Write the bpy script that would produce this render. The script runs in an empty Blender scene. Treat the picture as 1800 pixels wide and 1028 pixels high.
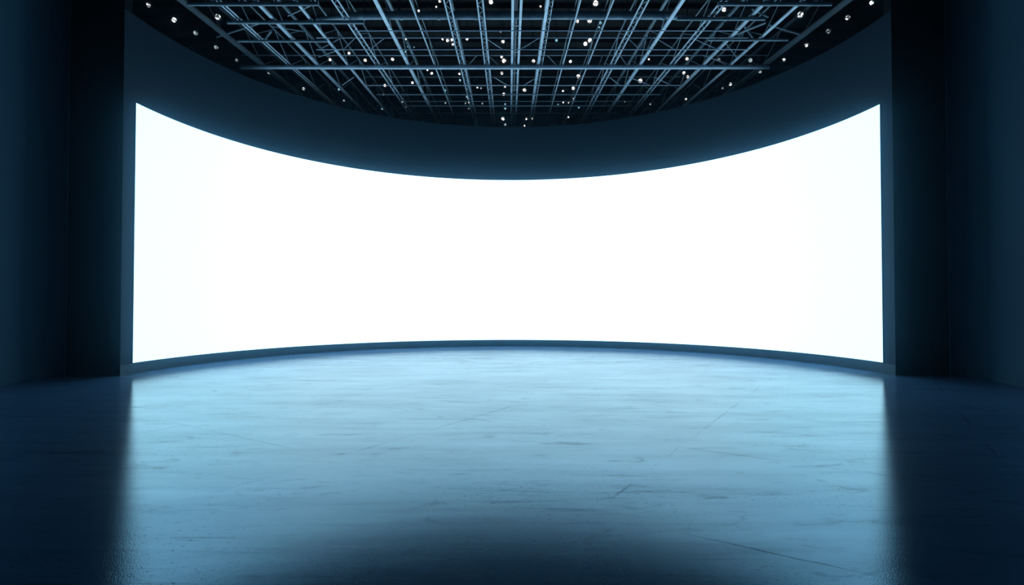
import bpy, bmesh, math, random
from mathutils import Vector, Matrix
random.seed(7)
PI = math.pi
S = bpy.context.scene
COL = S.collection

# ------------------------------------------------------------------ camera
F, CX, CY = 990.0, 900.0, 514.0
PITCH, YAW = math.atan(19 / F), math.atan(5 / F)
CAM = Vector((0, 0, 1.6))
cd = bpy.data.cameras.new('camera'); cam = bpy.data.objects.new('camera', cd); COL.objects.link(cam)
cd.sensor_width = 36; cd.lens = F * 36 / 1800; cd.clip_end = 200
cam.location = CAM; cam.rotation_euler = (PI / 2 + PITCH, 0, -YAW)
S.camera = cam
RM = cam.rotation_euler.to_matrix()
def ray(x, y):
    return RM @ Vector((x - CX, -(y - CY), -F))
# the lighting rig hangs in one gently rising plane: z = 1.6 + A + T*y
A, T = 5.87, 0.0737
def rig_z(y, dz=0): return 1.6 + A + dz + T * y
def P(x, y, dz=0):
    r = ray(x, y); s = (A + dz) / (r.z - T * r.y)
    return CAM + r * s
DECK = 1.25

# ------------------------------------------------------------------ materials
def new_mat(name):
    m = bpy.data.materials.new(name); m.use_nodes = True
    nt = m.node_tree; b = nt.nodes['Principled BSDF']
    return m, nt, b
def paint(name, c, rough=.6, metal=0.0, var=.25, scale=3.0, spec=.5, bump=0.0):
    m, nt, b = new_mat(name)
    tc = nt.nodes.new('ShaderNodeTexCoord'); n = nt.nodes.new('ShaderNodeTexNoise')
    n.inputs['Scale'].default_value = scale; n.inputs['Detail'].default_value = 5
    nt.links.new(tc.outputs['Object'], n.inputs['Vector'])
    r = nt.nodes.new('ShaderNodeValToRGB')
    r.color_ramp.elements[0].position = .3; r.color_ramp.elements[1].position = .7
    r.color_ramp.elements[0].color = (*[v * (1 - var) for v in c], 1)
    r.color_ramp.elements[1].color = (*[v * (1 + var) for v in c], 1)
    nt.links.new(n.outputs['Fac'], r.inputs['Fac']); nt.links.new(r.outputs['Color'], b.inputs['Base Color'])
    b.inputs['Roughness'].default_value = rough; b.inputs['Metallic'].default_value = metal
    b.inputs['Specular IOR Level'].default_value = spec
    if bump:
        bn = nt.nodes.new('ShaderNodeBump'); bn.inputs['Strength'].default_value = bump
        nt.links.new(n.outputs['Fac'], bn.inputs['Height']); nt.links.new(bn.outputs['Normal'], b.inputs['Normal'])
    return m
M = {}
M['wall'] = paint('dark_blue_wall_paint', (.0115, .030, .056), .7, var=.06, scale=.6, spec=.2)
M['bounce'] = paint('bounce_lit_wall_paint', (.032, .082, .125), .6, var=.06, scale=.6, spec=.3)  # wall paint lightened; light bounced off the floor is put into the colour
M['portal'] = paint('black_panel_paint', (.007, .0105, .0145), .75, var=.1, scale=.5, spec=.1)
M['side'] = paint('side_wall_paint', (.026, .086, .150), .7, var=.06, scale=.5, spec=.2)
M['deck'] = paint('black_roof_deck', (.005, .0065, .009), .8, var=.3, scale=1.5, spec=.2)
M['steel'] = paint('pale_rig_steel', (.50, .63, .80), .42, .35, var=.18, scale=2.5)
M['steel_shaded'] = paint('shaded_rig_steel', (.075, .105, .14), .5, .3, var=.3, scale=2)  # rig steel with edge and interior shade put into its colour
M['steel_mid'] = paint('mid_rig_steel', (.20, .28, .36), .45, .3, var=.25, scale=2.5)
M['duct'] = paint('duct_metal', (.24, .33, .43), .45, .3, var=.35, scale=2.2)
M['black'] = paint('lamp_black_metal', (.012, .014, .017), .4, .3, var=.1)
M['bezel'] = paint('screen_bezel_black', (.006, .007, .008), .5, var=.1)
def emit(name, c, s, glass=False):
    m, nt, b = new_mat(name)
    b.inputs['Base Color'].default_value = (*[min(1, v * .4) for v in c], 1)
    b.inputs['Roughness'].default_value = .25
    b.inputs['Emission Strength'].default_value = s
    tc = nt.nodes.new('ShaderNodeTexCoord'); n = nt.nodes.new('ShaderNodeTexNoise'); n.inputs['Scale'].default_value = 1.1
    oi = nt.nodes.new('ShaderNodeObjectInfo'); va = nt.nodes.new('ShaderNodeVectorMath'); va.operation = 'MULTIPLY_ADD'
    va.inputs[1].default_value = (1, 1, 1)
    mu = nt.nodes.new('ShaderNodeMath'); mu.operation = 'MULTIPLY'; mu.inputs[1].default_value = 60; nt.links.new(oi.outputs['Random'], mu.inputs[0])
    nt.links.new(tc.outputs['Object'], va.inputs[0]); nt.links.new(mu.outputs[0], va.inputs[2]); nt.links.new(va.outputs[0], n.inputs['Vector'])
    r = nt.nodes.new('ShaderNodeValToRGB')
    r.color_ramp.elements[0].position = .42; r.color_ramp.elements[1].position = .54
    k = .04 if glass else .12
    r.color_ramp.elements[0].color = (*[v * k for v in c], 1); r.color_ramp.elements[1].color = (*c, 1)
    nt.links.new(n.outputs['Fac'], r.inputs['Fac']); nt.links.new(r.outputs['Color'], b.inputs['Emission Color'])
    return m
M['lens'] = emit('lens_white', (1, .95, .93), 2.2)
M['lens_cyan'] = emit('lens_cyan', (.30, .66, .85), 1.0)
M['lens_dim'] = emit('lens_dim', (.55, .72, .82), .7, True)
M['lens_glint'] = emit('lens_glint', (.85, .96, 1), 1.7, True)
_r = [n for n in M['lens_glint'].node_tree.nodes if n.type == 'VALTORGB'][0].color_ramp.elements
_r[0].position = .5; _r[1].position = .57
# LED screen: white, a touch cyan where one looks along it at the two ends
m, nt, b = new_mat('led_screen_light'); M['screen'] = m
tc = nt.nodes.new('ShaderNodeTexCoord'); sx = nt.nodes.new('ShaderNodeSeparateXYZ')
ab = nt.nodes.new('ShaderNodeMath'); ab.operation = 'ABSOLUTE'
mr = nt.nodes.new('ShaderNodeMapRange'); mr.inputs['From Min'].default_value = 6.2; mr.inputs['From Max'].default_value = 8.6
rp = nt.nodes.new('ShaderNodeValToRGB')
SC = (1.12, 1.86, 2.25); SE = (.93, 1.80, 2.25)
rp.color_ramp.elements[0].color = (SC[0] / 3, SC[1] / 3, SC[2] / 3, 1); rp.color_ramp.elements[1].color = (SE[0] / 3, SE[1] / 3, SE[2] / 3, 1)
nt.links.new(tc.outputs['Object'], sx.inputs[0]); nt.links.new(sx.outputs['X'], ab.inputs[0])
nt.links.new(ab.outputs[0], mr.inputs['Value']); nt.links.new(mr.outputs[0], rp.inputs['Fac'])
nt.links.new(rp.outputs['Color'], b.inputs['Emission Color'])
b.inputs['Base Color'].default_value = (.02, .02, .02, 1); b.inputs['Emission Strength'].default_value = 3.0
b.inputs['Roughness'].default_value = .6

# polished concrete floor
m, nt, b = new_mat('polished_concrete'); M['floor'] = m
L = nt.links.new
def node(t, **k):
    n = nt.nodes.new(t)
    for a, v in k.items(): setattr(n, a, v)
    return n
def noise(vec, scale, detail=5, rough=.55, dist=0):
    n = node('ShaderNodeTexNoise'); n.inputs['Scale'].default_value = scale; n.inputs['Detail'].default_value = detail
    n.inputs['Roughness'].default_value = rough; n.inputs['Distortion'].default_value = dist
    L(vec, n.inputs['Vector']); return n.outputs['Fac']
def mapping(vec, sc, rot=(0, 0, 0)):
    n = node('ShaderNodeMapping'); n.inputs['Scale'].default_value = sc; n.inputs['Rotation'].default_value = rot
    L(vec, n.inputs['Vector']); return n.outputs[0]
def rng(v, a, bb, c, d):
    n = node('ShaderNodeMapRange'); n.inputs['From Min'].default_value = a; n.inputs['From Max'].default_value = bb
    n.inputs['To Min'].default_value = c; n.inputs['To Max'].default_value = d; L(v, n.inputs['Value']); return n.outputs[0]
def math_(op, a, bb):
    n = node('ShaderNodeMath', operation=op)
    for i, v in enumerate((a, bb)):
        if isinstance(v, (int, float)): n.inputs[i].default_value = v
        else: L(v, n.inputs[i])
    return n.outputs[0]
tc = node('ShaderNodeTexCoord'); oc = tc.outputs['Object']
big = noise(mapping(oc, (.35, .5, 1)), 1.0, 4)
streak = noise(mapping(oc, (.25, 1.5, 1), (0, 0, .12)), 1.6, 6, .6, .3)
scuff = noise(mapping(oc, (.9, 2.2, 1), (0, 0, -.35)), 2.1, 9, .72, .9)
fine = noise(mapping(oc, (1, 1, 1)), 38, 4, .6)
scmask = rng(scuff, .56, .70, 0, 1)
# a few faint slab joints
def joint(ux, uy, off, period):
    d_ = node('ShaderNodeVectorMath', operation='DOT_PRODUCT'); L(oc, d_.inputs[0]); d_.inputs[1].default_value = (ux, uy, 0)
    wob = rng(noise(mapping(oc, (1, 1, 1)), 3.0, 4), .3, .7, -.012, .012)
    a = math_('ADD', math_('SUBTRACT', d_.outputs['Value'], off), wob); a = math_('PINGPONG', a, period / 2)
    return rng(a, .002, .016, 1, 0)
jt = math_('MAXIMUM', joint(.54, .84, 3.96, 2.35), joint(.84, -.54, -1.80, 2.9))
jt = math_('MULTIPLY', jt, rng(noise(mapping(oc, (1, 1, 1)), .9, 3), .47, .60, 0, 1))
patch = noise(mapping(oc, (.55, .9, 1), (0, 0, .5)), .9, 3, .5)
speck = rng(noise(mapping(oc, (1.2, 1.8, 1), (0, 0, -.3)), 20, 3, .65), .60, .67, 0, 1)
speck = math_('MULTIPLY', speck, rng(patch, .42, .58, 0, 1))
trowel = rng(noise(mapping(oc, (.5, 5.0, 1), (0, 0, .32)), 1.5, 7, .68, .5), .54, .68, 0, 1)
trowel = math_('MULTIPLY', trowel, rng(patch, .40, .60, .15, 1))
wear = math_('ADD', math_('MULTIPLY', scmask, .32), math_('ADD', math_('MULTIPLY', trowel, .32), math_('ADD', math_('MULTIPLY', speck, .45), math_('MULTIPLY', jt, .34))))
tone = math_('SUBTRACT', math_('ADD', rng(streak, .3, .7, .89, 1.07), rng(big, .35, .65, -.06, .06)), wear)
def tinted(src):
    n = node('ShaderNodeMix', data_type='RGBA'); n.blend_type = 'MULTIPLY'; n.inputs['Factor'].default_value = 1
    cc = node('ShaderNodeCombineColor')
    for k in range(3): L(tone, cc.inputs[k])
    if isinstance(src, tuple): n.inputs['A'].default_value = src
    else: L(src, n.inputs['A'])
    L(cc.outputs[0], n.inputs['B']); return n.outputs['Result']
lw = node('ShaderNodeLayerWeight'); lw.inputs['Blend'].default_value = .5
fr = node('ShaderNodeValToRGB'); er = fr.color_ramp.elements
for k, (p_, c_) in enumerate([(0, (.02, .04, .06)), (.57, (.060, .105, .145)), (.70, (.143, .190, .228)), (.82, (.315, .350, .372)), (.905, (.48, .485, .50)), (.95, (.56, .55, .56)), (1, (.75, .75, .75))]):
    e_ = er[k] if k < 2 else er.new(p_)
    e_.position = p_; e_.color = (*c_, 1)
er[0].position = 0
L(lw.outputs['Facing'], fr.inputs['Fac'])
nt.nodes.remove(b)
df = node('ShaderNodeBsdfDiffuse'); L(tinted((.038, .105, .215, 1)), df.inputs['Color'])
gl = node('ShaderNodeBsdfAnisotropic'); L(tinted(fr.outputs['Color']), gl.inputs['Color'])
ro = math_('ADD', rng(big, .3, .7, .092, .125), math_('MULTIPLY', wear, .15))
L(ro, gl.inputs['Roughness'])
ad = node('ShaderNodeAddShader'); L(df.outputs[0], ad.inputs[0]); L(gl.outputs[0], ad.inputs[1])
g2 = node('ShaderNodeBsdfAnisotropic'); L(tinted(fr.outputs['Color']), g2.inputs['Color']); g2.inputs['Roughness'].default_value = .5
ms = node('ShaderNodeMixShader'); ms.inputs[0].default_value = .06; L(gl.outputs[0], ms.inputs[1]); L(g2.outputs[0], ms.inputs[2]); L(ms.outputs[0], ad.inputs[1])
b2 = node('ShaderNodeBump'); b2.inputs['Strength'].default_value = .5; b2.inputs['Distance'].default_value = .0012
L(noise(mapping(oc, (1, 1, 1)), 110, 2, .5), b2.inputs['Height'])
L(ad.outputs[0], [n for n in nt.nodes if n.type == 'OUTPUT_MATERIAL'][0].inputs['Surface'])
bn = node('ShaderNodeBump'); bn.inputs['Strength'].default_value = .055; bn.inputs['Distance'].default_value = .02
h = math_('ADD', math_('MULTIPLY', streak, .9), math_('MULTIPLY', fine, .05))
h = math_('ADD', h, math_('MULTIPLY', scmask, .05)); h = math_('SUBTRACT', h, math_('MULTIPLY', jt, .06))
L(h, bn.inputs['Height']); L(b2.outputs['Normal'], bn.inputs['Normal']); L(bn.outputs['Normal'], gl.inputs['Normal']); L(bn.outputs['Normal'], df.inputs['Normal'])

# ------------------------------------------------------------------ mesh helpers
def obj(name, bm, mat, parent=None, smooth=False):
    me = bpy.data.meshes.new(name); bmesh.ops.recalc_face_normals(bm, faces=bm.faces); bm.to_mesh(me); bm.free()
    me.materials.append(mat)
    if smooth:
        for p in me.polygons: p.use_smooth = True
    o = bpy.data.objects.new(name, me); COL.objects.link(o)
    if parent is not None: o.parent = parent
    return o
def tag(o, label, cat, group=None):
    o['label'] = label; o['category'] = cat
    if group: o['group'] = group
    return o
def thing(name, label, cat, loc=(0, 0, 0), group=None):
    o = bpy.data.objects.new(name, None); COL.objects.link(o); o.location = loc; o.empty_display_size = .1
    return tag(o, label, cat, group)
def struct(o): o['kind'] = 'structure'; return o
def tube(bm, a, b_, r, n=8, r2=None):
    a, b_ = Vector(a), Vector(b_); d = b_ - a; l = d.length
    if l < 1e-6: return
    q = d.to_track_quat('Z', 'Y').to_matrix().to_4x4()
    bmesh.ops.create_cone(bm, cap_ends=True, segments=n, radius1=r, radius2=r if r2 is None else r2, depth=l,
                          matrix=Matrix.Translation((a + b_) / 2) @ q)
def box(bm, lo, hi):
    c = [(lo[i] + hi[i]) / 2 for i in range(3)]; s = [hi[i] - lo[i] for i in range(3)]
    bmesh.ops.create_cube(bm, size=1, matrix=Matrix.Translation(c) @ Matrix.Diagonal((*s, 1)))
def flat_bar(bm, a, b_, w, hgt):
    """rectangular section bar from a to b_"""
    a, b_ = Vector(a), Vector(b_); d = (b_ - a); l = d.length; d.normalize()
    s = d.cross(Vector((0, 0, 1))).normalized(); u = s.cross(d)
    vs = []
    for p in (a, b_):
        for i, j in ((-1, -1), (1, -1), (1, 1), (-1, 1)):
            vs.append(bm.verts.new(p + s * (i * w / 2) + u * (j * hgt / 2)))
    for f in ((0, 1, 2, 3), (7, 6, 5, 4), (0, 4, 5, 1), (1, 5, 6, 2), (2, 6, 7, 3), (3, 7, 4, 0)):
        bm.faces.new([vs[k] for k in f])
def arc_slab(bm, c, r0, r1, z0, z1, a0, a1, n):
    """curved slab between two radii"""
    rings = []
    for i in range(n + 1):
        a = a0 + (a1 - a0) * i / n; ca, sa = math.cos(a), math.sin(a)
        rings.append([bm.verts.new((c[0] + r * ca, c[1] + r * sa, z)) for r, z in ((r0, z0), (r1, z0), (r1, z1), (r0, z1))])
    for i in range(n):
        p, q = rings[i], rings[i + 1]
        for k in range(4):
            bm.faces.new((p[k], p[(k + 1) % 4], q[(k + 1) % 4], q[k]))
    bm.faces.new(rings[0]); bm.faces.new(rings[-1][::-1])
def strip_wall(bm, pts, z0, ztop, thick):
    """vertical wall slab following a plan polyline; ztop is a function of y"""
    pts = [Vector((p[0], p[1], 0)) for p in pts]; rows = []
    for i, p in enumerate(pts):
        d = (pts[min(i + 1, len(pts) - 1)] - pts[max(i - 1, 0)]).normalized()
        nrm = Vector((-d.y, d.x, 0)); q = p + nrm * thick
        rows.append([bm.verts.new((v.x, v.y, z)) for v, z in ((p, z0), (q, z0), (q, ztop(q.y)), (p, ztop(p.y)))])
    for i in range(len(rows) - 1):
        a, b_ = rows[i], rows[i + 1]
        for k in range(4): bm.faces.new((a[k], a[(k + 1) % 4], b_[(k + 1) % 4], b_[k]))
    bm.faces.new(rows[0]); bm.faces.new(rows[-1][::-1])

# ------------------------------------------------------------------ the setting
C0 = (0.0, 12.4); R = 8.6; WALL_TOP = 8.2
Y0, Y1, XO = -9.0, 32.0, 14.0
deck_z = lambda y: rig_z(y, DECK)

bm = bmesh.new(); box(bm, (-XO - .3, Y0 - .3, -.3), (XO + .3, Y1 + .3, 0)); struct(obj('floor', bm, M['floor']))
bm = bmesh.new()                                            # roof deck with ribs
flat_bar(bm, (0, Y0 - .3, deck_z(Y0 - .3) + .15), (0, Y1 + .3, deck_z(Y1 + .3) + .15), 2 * XO + .6, .3)
for i in range(52):
    y = Y0 + .4 + i * .8
    if y < Y1: box(bm, (-XO, y - .06, deck_z(y) - .14), (XO, y + .06, deck_z(y) + .05))
struct(obj('ceiling', bm, M['deck']))
bm = bmesh.new(); a0 = math.asin(.12 / R); arc_slab(bm, C0, R, R + .35, 0, WALL_TOP, a0, PI - a0, 160)
struct(obj('wall_back', bm, M['wall'], smooth=False))
bm = bmesh.new(); arc_slab(bm, C0, R - .003, R + .01, 0, .225, a0, PI - a0, 160); struct(obj('wall_foot_bounce', bm, M['bounce']))  # foot of the same wall, brightened by colour for the floor bounce
XE = R * math.cos(a0); YE = C0[1] + .12
for sgn, side in ((-1, 'left'), (1, 'right')):
    bm = bmesh.new()                                        # black portal panel beside the screen
    pts = [(sgn * (XE + .002), YE - .003), (sgn * 9.70, 12.33)]
    if sgn < 0: pts = pts[::-1]
    strip_wall(bm, pts, 0, lambda y: deck_z(y) + .02, .35)
    struct(obj('wall_portal_' + side, bm, M['portal']))
    bm = bmesh.new()                                        # side wall, rounded into the portal
    pts = [(sgn * 9.72, Y0), (sgn * 9.72, 10.2)]
    for k in range(1, 17):                                  # leans out a little, then rounds into the portal
        t = k / 16; pts.append((sgn * (9.72 + .38 * t * t), 10.2 + 1.6 * t))
    for k in range(1, 17):
        t = k / 16 * PI / 2; pts.append((sgn * (9.66 + .45 * math.cos(t)), 11.8 + .52 * math.sin(t)))
    if sgn > 0: pts = pts[::-1]
    strip_wall(bm, pts, 0, lambda y: deck_z(y) + .02, .3)
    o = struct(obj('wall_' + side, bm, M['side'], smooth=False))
    bm = bmesh.new()                                        # outer hall walls behind the screen wall
    xs = sorted((sgn * XO, sgn * (XO + .3)))
    v = [(sgn * XO, 12.0), (sgn * XO, Y1)]
    if sgn > 0: v = v[::-1]
    strip_wall(bm, v, 0, lambda y: deck_z(y) + .02, .3)
    struct(obj('wall_outer_' + side, bm, M['deck']))
    bm = bmesh.new(); v = [(sgn * 9.6, 12.75), (sgn * XO, 12.75)]
    if sgn < 0: v = v[::-1]
    strip_wall(bm, v, 0, lambda y: deck_z(y) + .02, .3)
    struct(obj('wall_return_' + side, bm, M['deck']))
bm = bmesh.new(); strip_wall(bm, [(-XO, Y1), (XO, Y1)], 0, lambda y: deck_z(y) + .02, .3); struct(obj('wall_far', bm, M['deck']))
bm = bmesh.new(); strip_wall(bm, [(10.1, Y0), (-10.1, Y0)], 0, lambda y: deck_z(y) + .02, .3); struct(obj('wall_front', bm, M['side']))

# ------------------------------------------------------------------ the LED screen
ZB, ZT = .243, 6.205
sa = math.asin(.50 / R)
scr = thing('led_screen', 'huge glowing white curved screen set into the dark concave wall', 'screen', (C0[0], C0[1], ZB))
bm = bmesh.new(); arc_slab(bm, (0, 0), R - .014, R - .004, 0, ZT - ZB, sa, PI - sa, 200)
obj('light_panel', bm, M['screen'], scr)
bm = bmesh.new(); e = .018 / R
arc_slab(bm, (0, 0), R - .015, R - .003, -.012, 0, sa - e, PI - sa + e, 200)
arc_slab(bm, (0, 0), R - .015, R - .003, ZT - ZB, ZT - ZB + .012, sa - e, PI - sa + e, 200)
arc_slab(bm, (0, 0), R - .015, R - .003, 0, ZT - ZB, sa - e, sa, 1)
arc_slab(bm, (0, 0), R - .015, R - .003, 0, ZT - ZB, PI - sa, PI - sa + e, 1)
o = obj('bezel', bm, M['bezel'], scr); o['label'] = 'thin black edge strip'

# ------------------------------------------------------------------ rig trusses running away from the camera
ORD = ['', 'first', 'second', 'third', 'fourth', 'fifth', 'sixth', 'seventh', 'eighth', 'ninth', 'tenth']
XV = 905.0; VY = 460.0
x112 = [459, 507, 557, 610, 663, 717, 763, 812, 856, 905.5, 949, 990, 1034, 1077, 1126, 1182, 1238, 1286, 1346]
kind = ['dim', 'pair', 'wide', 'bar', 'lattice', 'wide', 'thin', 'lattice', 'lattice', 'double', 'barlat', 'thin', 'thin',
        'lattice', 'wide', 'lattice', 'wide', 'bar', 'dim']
DESC = {'dim': 'painted-dim steel truss at the edge of the rig', 'pair': 'slim twin-chord steel truss', 'wide': 'broad-flanged steel truss',
        'bar': 'round-chord steel truss', 'lattice': 'ladder-laced steel truss', 'double': 'central double-chord steel truss',
        'barlat': 'flat-chord steel truss with ladder lacing', 'thin': 'thin single-rod steel truss'}
YN, YF = 9.5, 25.2
beam_x = []
for i, (px, kd) in enumerate(zip(x112, kind)):
    X = P(px, 112).x; beam_x.append(X)
    k = i - 9
    if k == 0: lab = 'central double-chord steel truss running straight away over the screen'
    else: lab = '%s, %s to the %s of the central truss' % (DESC[kd].replace(' at the edge of the rig', ''), ORD[abs(k)], 'left' if k < 0 else 'right')
    t = thing('roof_truss', lab, 'truss', (X, YN, rig_z(YN)), 'ceiling trusses running away from the viewer')
    def pt(x, y, dz): return Vector((x, y - YN, rig_z(y, dz) - rig_z(YN)))
    mat = M['steel_shaded'] if kd == 'dim' else M['steel']  # outermost trusses fade through a darkened copy of the steel
    web = M['steel_shaded'] if kd == 'dim' else M['steel_mid']
    hgt = {'thin': .34, 'double': .62, 'lattice': .5}.get(kd, .6)
    def chord(name, dx, dz, r, m_, flat=None):
        bm = bmesh.new()
        if flat: flat_bar(bm, pt(dx, YN, dz), pt(dx, YF, dz), flat, r)
        else: tube(bm, pt(dx, YN, dz), pt(dx, YF, dz), r, 10)
        return obj(name, bm, m_, t, smooth=False)
    def lacing(dx, w, dz, step, r):
        bm = bmesh.new(); y = YN + .1; s = 1
        while y + step < YF:
            tube(bm, pt(dx - s * w, y, dz), pt(dx + s * w, y + step, dz), r, 5); s = -s; y += step
        return obj('ladder_lacing', bm, web, t)
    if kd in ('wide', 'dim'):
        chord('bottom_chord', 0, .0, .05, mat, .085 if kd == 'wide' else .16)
        chord('top_chord', 0, hgt, .05, web, .07)
    elif kd == 'bar':
        chord('bottom_chord', 0, .0, .04, mat); chord('top_chord', 0, hgt, .025, web)
    elif kd == 'pair':
        chord('bottom_chord', -.045, 0, .02, mat); chord('bottom_chord', .045, 0, .02, mat); chord('top_chord', 0, hgt, .022, web)
    elif kd == 'lattice':
        chord('bottom_chord', -.065, 0, .021, mat); chord('bottom_chord', .065, 0, .021, mat)
        lacing(0, .06, 0, .26, .010); chord('top_chord', 0, hgt, .02, web)
    elif kd == 'barlat':
        chord('bottom_chord', -.04, 0, .03, mat, .07); chord('bottom_chord', .08, .02, .014, mat); lacing(.04, .045, .0, .22, .009)
        chord('top_chord', 0, hgt, .02, web)
    elif kd == 'thin':
        chord('bottom_chord', 0, 0, .021, mat); chord('top_chord', 0, hgt, .012, web)
    elif kd == 'double':
        chord('bottom_chord', -.095, 0, .035, mat, .06); chord('bottom_chord', .095, 0, .035, mat, .06)
        chord('top_chord', 0, hgt, .035, M['steel_shaded'], .08)
        for q in range(9):
            y = YN + .9 + q * 1.75; bm = bmesh.new(); flat_bar(bm, pt(-.1, y, .02), pt(.1, y, .02), .05, .02); obj('spacer_plate', bm, web, t)
    # web members between the chords
    y = YN + .3; s = 1; st = 1.15 if kd != 'thin' else 1.9
    while y + st < YF:
        bm = bmesh.new(); lo, hi = (0, hgt) if s > 0 else (hgt, 0)
        tube(bm, pt(0, y, lo), pt(0, y + st, hi), .013 if kd != 'thin' else .008, 6); obj('web_brace', bm, M['steel_shaded'] if kd == 'dim' else web, t)
        y += st; s = -s
    for q in range(4):                                      # rods up to the roof deck
        y = YN + 1.2 + q * 4.4; bm = bmesh.new(); tube(bm, pt(0, y, hgt), pt(0, y, DECK - .01), .012, 6); obj('hanger_rod', bm, M['black'], t)

# ------------------------------------------------------------------ cross members
def d_of(y, dz=0): return P(XV, y, dz).y
def cross(name, lab, cat, y, x0, x1, r, mat, top=None, rt=.012, vees=(), dz=-.075, supports=True, hang=True):
    a, c = P(x0, y, dz), P(x1, y, dz)
    t = thing(name, lab, cat, ((a.x + c.x) / 2, (a.y + c.y) / 2, (a.z + c.z) / 2), 'pipes crossing under the ceiling trusses')
    o = t.location
    bm = bmesh.new(); tube(bm, a - o, c - o, r, 12); obj('bottom_chord' if top else 'pipe', bm, mat, t, smooth=False)
    if top:
        h = (y - top) / F * a.y
        bm = bmesh.new(); tube(bm, a - o + Vector((0, 0, h)), c - o + Vector((0, 0, h)), rt, 8); obj('top_chord', bm, mat if rt > .011 else M['steel_mid'], t)
        for v in vees:                                      # each vee is a list of image x: alternating top / bottom, start flag first
            up = v[0]; xs = v[1:]
            for xa, xb in zip(xs, xs[1:]):
                pa, pb = P(xa, y, dz) - o, P(xb, y, dz) - o
                if up: pa.z += h
                else: pb.z += h
                up = not up
                bm = bmesh.new(); tube(bm, pa, pb, .016, 6); obj('diagonal_brace', bm, M['steel'], t)
    if hang:
        for k in range(5):
            p = a.lerp(c, .04 + .23 * k); bm = bmesh.new(); e = deck_z(p.y) - .02
            tube(bm, p - o, Vector((p.x, p.y, e)) - o, .010, 6); obj('hanger_rod', bm, M['black'], t)
    return t
cross('cross_pipe', 'long bright main cross pipe spanning the whole rig above the screen', 'pipe', 118, 424, 1352, .062, M['steel'], top=97, rt=.013,
      vees=[(1, 962, 982), (1, 1090, 1104), (0, 1052, 1059), (0, 820, 838), (1, 858, 880), (0, 1113, 1119), (1, 1236, 1296)])
cross('cross_truss', 'shallow cross truss with zigzag diagonals, first before the main pipe', 'truss', 87, 556, 1316, .013, M['steel'], top=66, rt=.015,
      vees=[(0, 604, 624), (0, 914, 948), (1, 1103, 1125, 1137), (0, 1137, 1147), (1, 853, 884), (1, 1152, 1186), (0, 650, 676), (1, 1216, 1262), (0, 561, 600)])
cross('cross_pipe', 'thin cross pipe just beyond the air duct', 'pipe', 54, 626, 1300, .013, M['steel'])
cross('cross_truss', 'shallow cross truss, first beyond the main pipe', 'truss', 150, 640, 1196, .014, M['steel'], top=135, rt=.011,
      vees=[(1, 868, 892), (0, 920, 945), (1, 1071, 1090), (0, 601, 622), (1, 1105, 1143), (1, 1150, 1180)])
cross('cross_pipe', 'bluish cross pipe, second beyond the main pipe', 'pipe', 166, 662, 1162, .022, M['steel_mid'])
cross('cross_pipe', 'thin cross pipe, third beyond the main pipe', 'pipe', 178, 700, 1120, .012, M['steel_mid'])
cross('cross_pipe', 'thicker cross pipe, fourth beyond the main pipe', 'pipe', 186, 712, 1110, .022, M['steel_mid'])
cross('cross_pipe', 'faint farthest cross pipe over the top of the curved wall', 'pipe', 199, 728, 1085, .013, M['steel_mid'])
cross('cross_pipe', 'thin cross pipe in the near left corner of the rig', 'pipe', 7, 330, 560, .045, M['steel_mid'], hang=False)
cross('cross_pipe', 'thin cross pipe in the near right corner of the rig', 'pipe', 7, 1262, 1462, .045, M['steel_mid'], hang=False)
cross('cross_pipe', 'slanting pipe crossing left of the air duct', 'pipe', 39, 400, 640, .045, M['steel_mid'], hang=False)
cross('cross_pipe', 'pipe crossing right of the air duct', 'pipe', 33, 1190, 1345, .045, M['steel_mid'], hang=False)
cross('cross_pipe', 'dim pipe under the left edge, between air duct and main pipe', 'pipe', 72, 418, 575, .035, M['steel_mid'], hang=False)
cross('cross_pipe', 'dim pipe under the right edge, between air duct and main pipe', 'pipe', 70, 1245, 1385, .035, M['steel_mid'], hang=False)
# air duct resting above the bottom chords
a, c = P(640, 27, .2), P(1165, 27, .2)
t = thing('air_duct', 'round blue-grey air duct crossing above the trusses, nearest the viewer', 'duct', (a + c) / 2)
o = t.location; bm = bmesh.new(); tube(bm, a - o, c - o, .10, 20); obj('duct_pipe', bm, M['duct'], t)
for k in range(9):
    p = a.lerp(c, k / 8) - o; bm = bmesh.new(); tube(bm, p - Vector((.025, 0, 0)), p + Vector((.025, 0, 0)), .113, 20); obj('joint_collar', bm, M['duct'], t)
for xa, xb, yb in ((640, 556, 34), (1165, 1226, 33)):       # tapering end spouts
    q0, q1 = P(xa, 27, .2) - o, P(xb, yb, .2) - o
    bm = bmesh.new(); tube(bm, q0, q1, .10, 16, .045); obj('end_spout', bm, M['duct'], t)
for k in (.12, .5, .88):
    p = a.lerp(c, k); bm = bmesh.new(); tube(bm, p - o, Vector((p.x, p.y, deck_z(p.y) - .02)) - o, .012, 6); obj('hanger_rod', bm, M['black'], t)
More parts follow.
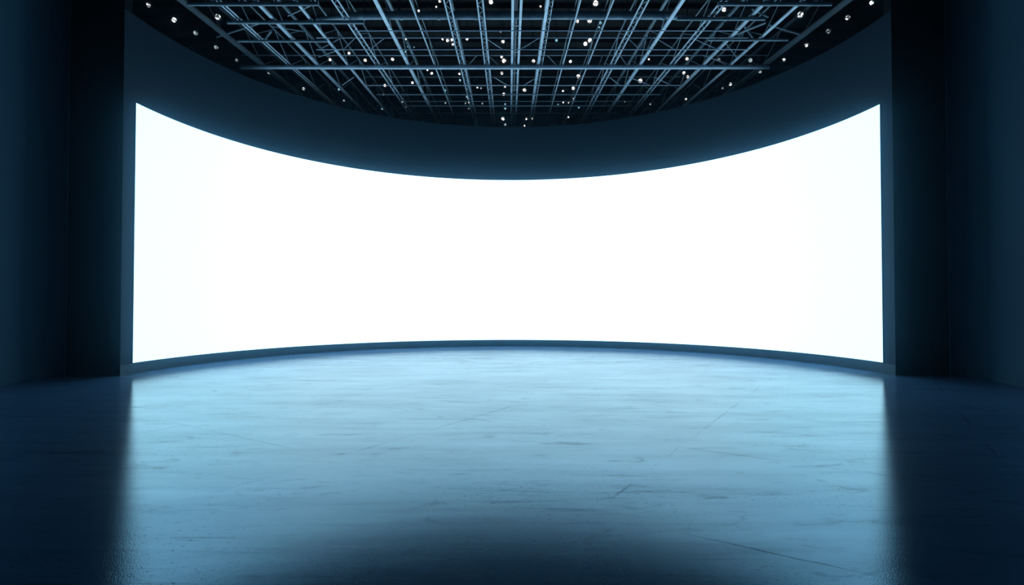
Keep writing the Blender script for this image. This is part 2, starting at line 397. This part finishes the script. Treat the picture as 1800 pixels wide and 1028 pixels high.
# sloping struts that tie the edge trusses to their neighbours
for pa, pb, r, lab in (
    ((381, 65), (468, 37), .025, 'long pale strut tying the two leftmost trusses near the viewer'),
    ((464, 72), (477, 54), .03, 'short stout strut between second and third truss from the left'),
    ((478, 46), (534, 55), .018, 'slim strut leaning between left trusses before the main pipe'),
    ((506, 28), (560, 3), .018, 'upper slim strut near the left corner of the rig'),
    ((600, 86), (560, 100), .018, 'slim strut left, just before the main pipe'),
    ((1346, 40), (1290, 62), .025, 'long pale strut right, before the main pipe'),
    ((1353, 44), (1412, 62), .025, 'pale strut tying the two rightmost trusses near the viewer'),
    ((1304, 40), (1327, 72), .03, 'stout strut between second and third truss from the right'),
    ((1322, 16), (1350, 30), .022, 'upper strut near the right corner of the rig'),
    ((1274, 74), (1296, 102), .018, 'slim strut right, just before the main pipe')):
    up = .36 if 'stout strut between second and third truss from the right' in lab else .02
    A_, B_ = P(*pa, up), P(*pb, up)
    bm = bmesh.new(); tube(bm, A_ - A_, B_ - A_, r, 8)
    o = obj('tie_strut', bm, M['steel_mid']); o.location = A_; tag(o, lab, 'strut', 'struts between the edge trusses')

# ------------------------------------------------------------------ spotlights
LX = []
# x, y, radius in image, lens type, stretch
def add(s, typ):
    for q in s.split(';'):
        v = [float(k) for k in q.split(',')]; LX.append((v[0], v[1], v[2], typ))
add('702,22,2.6;736,19,2.6;767,12,2;773,2,3;713.5,69,2;778,69,2.4;787,71,3.6;794,70,3;796,78,2.6;821,69,3;613.5,93.5,3;580,105,3.2;642,106,3.4;690,104,3.4;'
    '751.5,123,2.2;759,129,3;807.5,130,2.4;725,145.5,2.8;676.6,150,3;839,154,2;674,166,1.8;707,179,2.2;714.6,187.5,2;824.7,180,2.2;823,173,2;'
    '863,3,5;884,73,3.6;882,100,3;886,107,4.6;882,128.6,3.6;887.6,153,2;885.5,165.5,3.2;884,209,3.6;950,11.6,2.4;1047,5.6,6;1015,37.6,3.6;1036.6,36.5,5;'
    '1037,71,4.6;1029,77,4.4;937.7,107.4,3.6;1002.6,108,3.2;1140.6,104,2.2;1207.7,103.4,3.6;1016.5,134,4;1125.4,142,4.6;1202,128,3.2;1209,135,3.4;922,158,4;'
    '1007.5,155,3.4;989.6,160,2.2;1008,174,2.6;990,180,1.8;999.7,180.5,1.8;1205.5,174,2.4;1272.6,17,4.6;925,209,2.2;936,208.5,2;999,206,1.8;922,221,1.8', 'lens')
add('713,91,2;808.5,141,2.6;782,159,2.8;821,170,2.6;596,157,2.6;978,71,3;1055.6,40,3.2;1053,48,2;1017.6,189,2;888,191,2.6;888,183,2;981,183.5,1.6;716,82,1.4;728,83,1.4;672,191,2.4', 'lens_cyan')
add('845.5,155,2;783,181,2;818.6,181.6,2;848,182,2;824,191,2.2;604.6,177,2.4;888,219,2.6;1263.7,105,3.4;1098,178.5,2;1143,183,2;880,56,1.8', 'lens_dim')
ROWS = [(31, 'nearer than the air duct'), (60, 'beyond the air duct'), (97, 'before main pipe'), (118, 'right before main pipe'),
        (146, 'right beyond main pipe'), (172, 'well beyond main pipe'), (999, 'by the wall top')]
def lab_bay(p):
    n = sum(1 for x in beam_x if x < p.x)
    k = n - 9
    side, m_ = ('left', 1 - k) if k <= 0 else ('right', k)
    if m_ >= 10: return 'outside the rig to the ' + side
    return '%s bay %s of central truss' % (ORD[m_], side)
def proto_meshes():
    d = {}
    bm = bmesh.new()                                        # can with a back cap and cooling collar, axis -Y is the front
    def ring(z0, r0, z1, r1): tube(bm, (0, z0, 0), (0, z1, 0), r0, 16, r1)
    ring(0, 1.12, .55, 1.12); ring(.55, 1.12, 2.1, .95); ring(2.1, .95, 2.6, .55); ring(1.0, 1.2, 1.15, 1.2)
    d['housing'] = bm
    bm = bmesh.new(); bmesh.ops.create_uvsphere(bm, u_segments=14, v_segments=8, radius=1.0, matrix=Matrix.Diagonal((.94, .30, .94, 1))); d['lens'] = bm
    bm = bmesh.new()                                        # U yoke around the can
    box(bm, (-1.34, .8, -.15), (-1.22, 1.35, 1.75)); box(bm, (1.22, .8, -.15), (1.34, 1.35, 1.75)); box(bm, (-1.34, .8, 1.72), (1.34, 1.35, 1.86)); d['yoke'] = bm
    bm = bmesh.new()                                        # barndoor-like rim
    for k in range(20):
        a, c = 2 * PI * k / 20, 2 * PI * (k + 1) / 20
        tube(bm, (1.08 * math.cos(a), -.03, 1.08 * math.sin(a)), (1.08 * math.cos(c), -.03, 1.08 * math.sin(c)), .11, 6)
    d['rim'] = bm
    return {k: obj(k, v, M['black'], smooth=(k == 'lens')).data for k, v in d.items()}
_pm = proto_meshes()
for o in list(COL.objects):
    if o.type == 'MESH' and o.data in _pm.values(): bpy.data.objects.remove(o)
lens_mesh = {}
for k in ('lens', 'lens_cyan', 'lens_dim', 'lens_glint'):
    me = _pm['lens'].copy(); me.materials.clear(); me.materials.append(M[k]); lens_mesh[k] = me
def spotlight(p, r, typ, lab, group, cat='spotlight', aim=None, rim=True, top=None):
    t = thing('spotlight', lab, cat, p, group)
    d = (CAM - p).normalized() if aim is None else aim
    d = (d + Vector((random.uniform(-.25, .25), random.uniform(-.1, .1), random.uniform(-.35, .1)))).normalized()
    q = Vector((0, -1, 0)).rotation_difference(d)
    def child(name, me):
        o = bpy.data.objects.new(name, me); COL.objects.link(o); o.parent = t; o.scale = (r, r, r)
        o.rotation_mode = 'QUATERNION'; o.rotation_quaternion = q; return o
    child('housing', _pm['housing']); child('lens', lens_mesh[typ])
    if rim: child('rim', _pm['rim'])
    y = child('yoke', _pm['yoke']); y.rotation_quaternion = Vector((0, -1, 0)).rotation_difference(Vector((d.x, d.y, 0)).normalized())
    yy = y.rotation_quaternion @ (Vector((0, 1.07, 1.8)) * r)
    e = (deck_z(p.y) if top is None else top) - p.z - .02
    bm = bmesh.new(); tube(bm, yy, (yy.x, yy.y, max(e, yy.z + .05)), min(.010, r * .3), 6); obj('hanger_rod', bm, M['black'], t)
    return t
cells = {}
CROSS_D = [d_of(v, -.075) for v in (118, 87, 54, 150, 166, 178, 186, 199)] + [d_of(27, .2)]
taken = []
def place(x, y):
    best = None
    for dz in (.14, .22, .30, .38, .46, .54, .06):
        p = P(x, y, dz)
        g = min([abs(p.y + .08 - v) for v in CROSS_D] + [(p - q).length - .1 for q in taken])
        if best is None or g > best[0]: best = (g, p)
        if g > .27: break
    taken.append(best[1]); return best[1]
for i, (x, y, r, typ) in enumerate(LX):
    p = place(x, y)
    cells.setdefault((lab_bay(p), next(n for lim, n in ROWS if y < lim)), []).append((x, y, r, typ, p))
TYPN = {'lens': 'white spotlight', 'lens_cyan': 'pale blue spotlight', 'lens_dim': 'dim grey spotlight'}
for (bay, row), its in cells.items():
    by = {}
    for it in its: by.setdefault(it[3], []).append(it)
    for typ, lst in by.items():
        lst.sort(key=lambda v: v[0])
        for k, (x, y, r, _, p) in enumerate(lst):
            lab = '%s, %s, %s' % (TYPN[typ], bay, row)
            if len(lst) == 2: lab += (', left one', ', right one')[k]
            elif len(lst) == 3: lab += (', left one', ', middle one', ', right one')[k]
            elif len(lst) > 3: lab += (', leftmost', ', second', ', third', ', fourth', ', fifth', ', sixth')[k]
            spotlight(p, .82 * r * p.y / F, typ, lab, 'spotlights hanging in the ceiling rig')
# downlights that follow the top of the curved wall
def wall_light(x, y, r, typ, lab):
    rr = ray(x, y)                                          # meets a cylinder just outside the wall
    Rr = R + .75
    a_ = rr.x ** 2 + rr.y ** 2; b_ = -2 * rr.y * C0[1]; c_ = C0[1] ** 2 - Rr ** 2
    s = (-b_ + math.sqrt(b_ * b_ - 4 * a_ * c_)) / (2 * a_)
    p = CAM + rr * s
    spotlight(p, .86 * r * p.y / F, typ, lab, 'downlights along the curved wall top', 'downlight')
LW = [(261, 9, 4.6, 'lens_glint'), (306, 35, 5, 'lens_glint'), (344, 58, 4.6, 'lens_dim'), (380, 83, 4.2, 'lens_dim'), (416, 106, 3.2, 'lens_glint'), (473, 127, 3.6, 'lens_dim'), (534, 156, 3.2, 'lens_glint')]
RW = [(1532, 5, 4.4, 'lens_glint'), (1490, 31, 4.8, 'lens_glint'), (1456, 55, 4.6, 'lens_dim'), (1418, 79, 4.2, 'lens_glint'), (1378, 105, 3.2, 'lens_glint'), (1336, 126, 3.4, 'lens_dim'), (1284, 148, 3.2, 'lens_glint'), (1270, 155, 2, 'lens_dim')]
for side, lst in (('left', LW), ('right', RW)):
    for k, (x, y, r, typ) in enumerate(lst):
        wall_light(x, y, r, typ, 'round downlight over the curved wall, %s from the %s end' % (ORD[k + 1], side))
for x, y, r, typ, lab in ((383, 30, 5, 'lens_glint', 'round spotlight beside the leftmost truss, inside the row of wall downlights'),
                          (1407, 26, 5.5, 'lens_glint', 'round spotlight beside the rightmost truss, inside the row of wall downlights'),
                          (1319, 106, 3.6, 'lens_dim', 'dim round spotlight at the right end of the main pipe')):
    p = P(x, y, .14); spotlight(p, r * p.y / F, typ, lab, 'spotlights at the edges of the ceiling rig')

# ------------------------------------------------------------------ air and light
w = bpy.data.worlds.new('world'); S.world = w; w.use_nodes = True
nt = w.node_tree; bg = nt.nodes['Background']; bg.inputs['Color'].default_value = (0, 0, 0, 1); bg.inputs['Strength'].default_value = 0
vs = nt.nodes.new('ShaderNodeVolumeScatter'); vs.inputs['Color'].default_value = (.27, .61, 1, 1)
vs.inputs['Density'].default_value = .009; vs.inputs['Anisotropy'].default_value = .98
nt.links.new(vs.outputs[0], nt.nodes['World Output'].inputs['Volume'])

S.view_settings.view_transform = 'Standard'; S.view_settings.look = 'None'
S.view_settings.exposure = 0; S.view_settings.gamma = 1
S.cycles.use_denoising = True
S.cycles.max_bounces = 5; S.cycles.diffuse_bounces = 3; S.cycles.glossy_bounces = 3; S.cycles.volume_bounces = 0
S.cycles.sample_clamp_indirect = 4
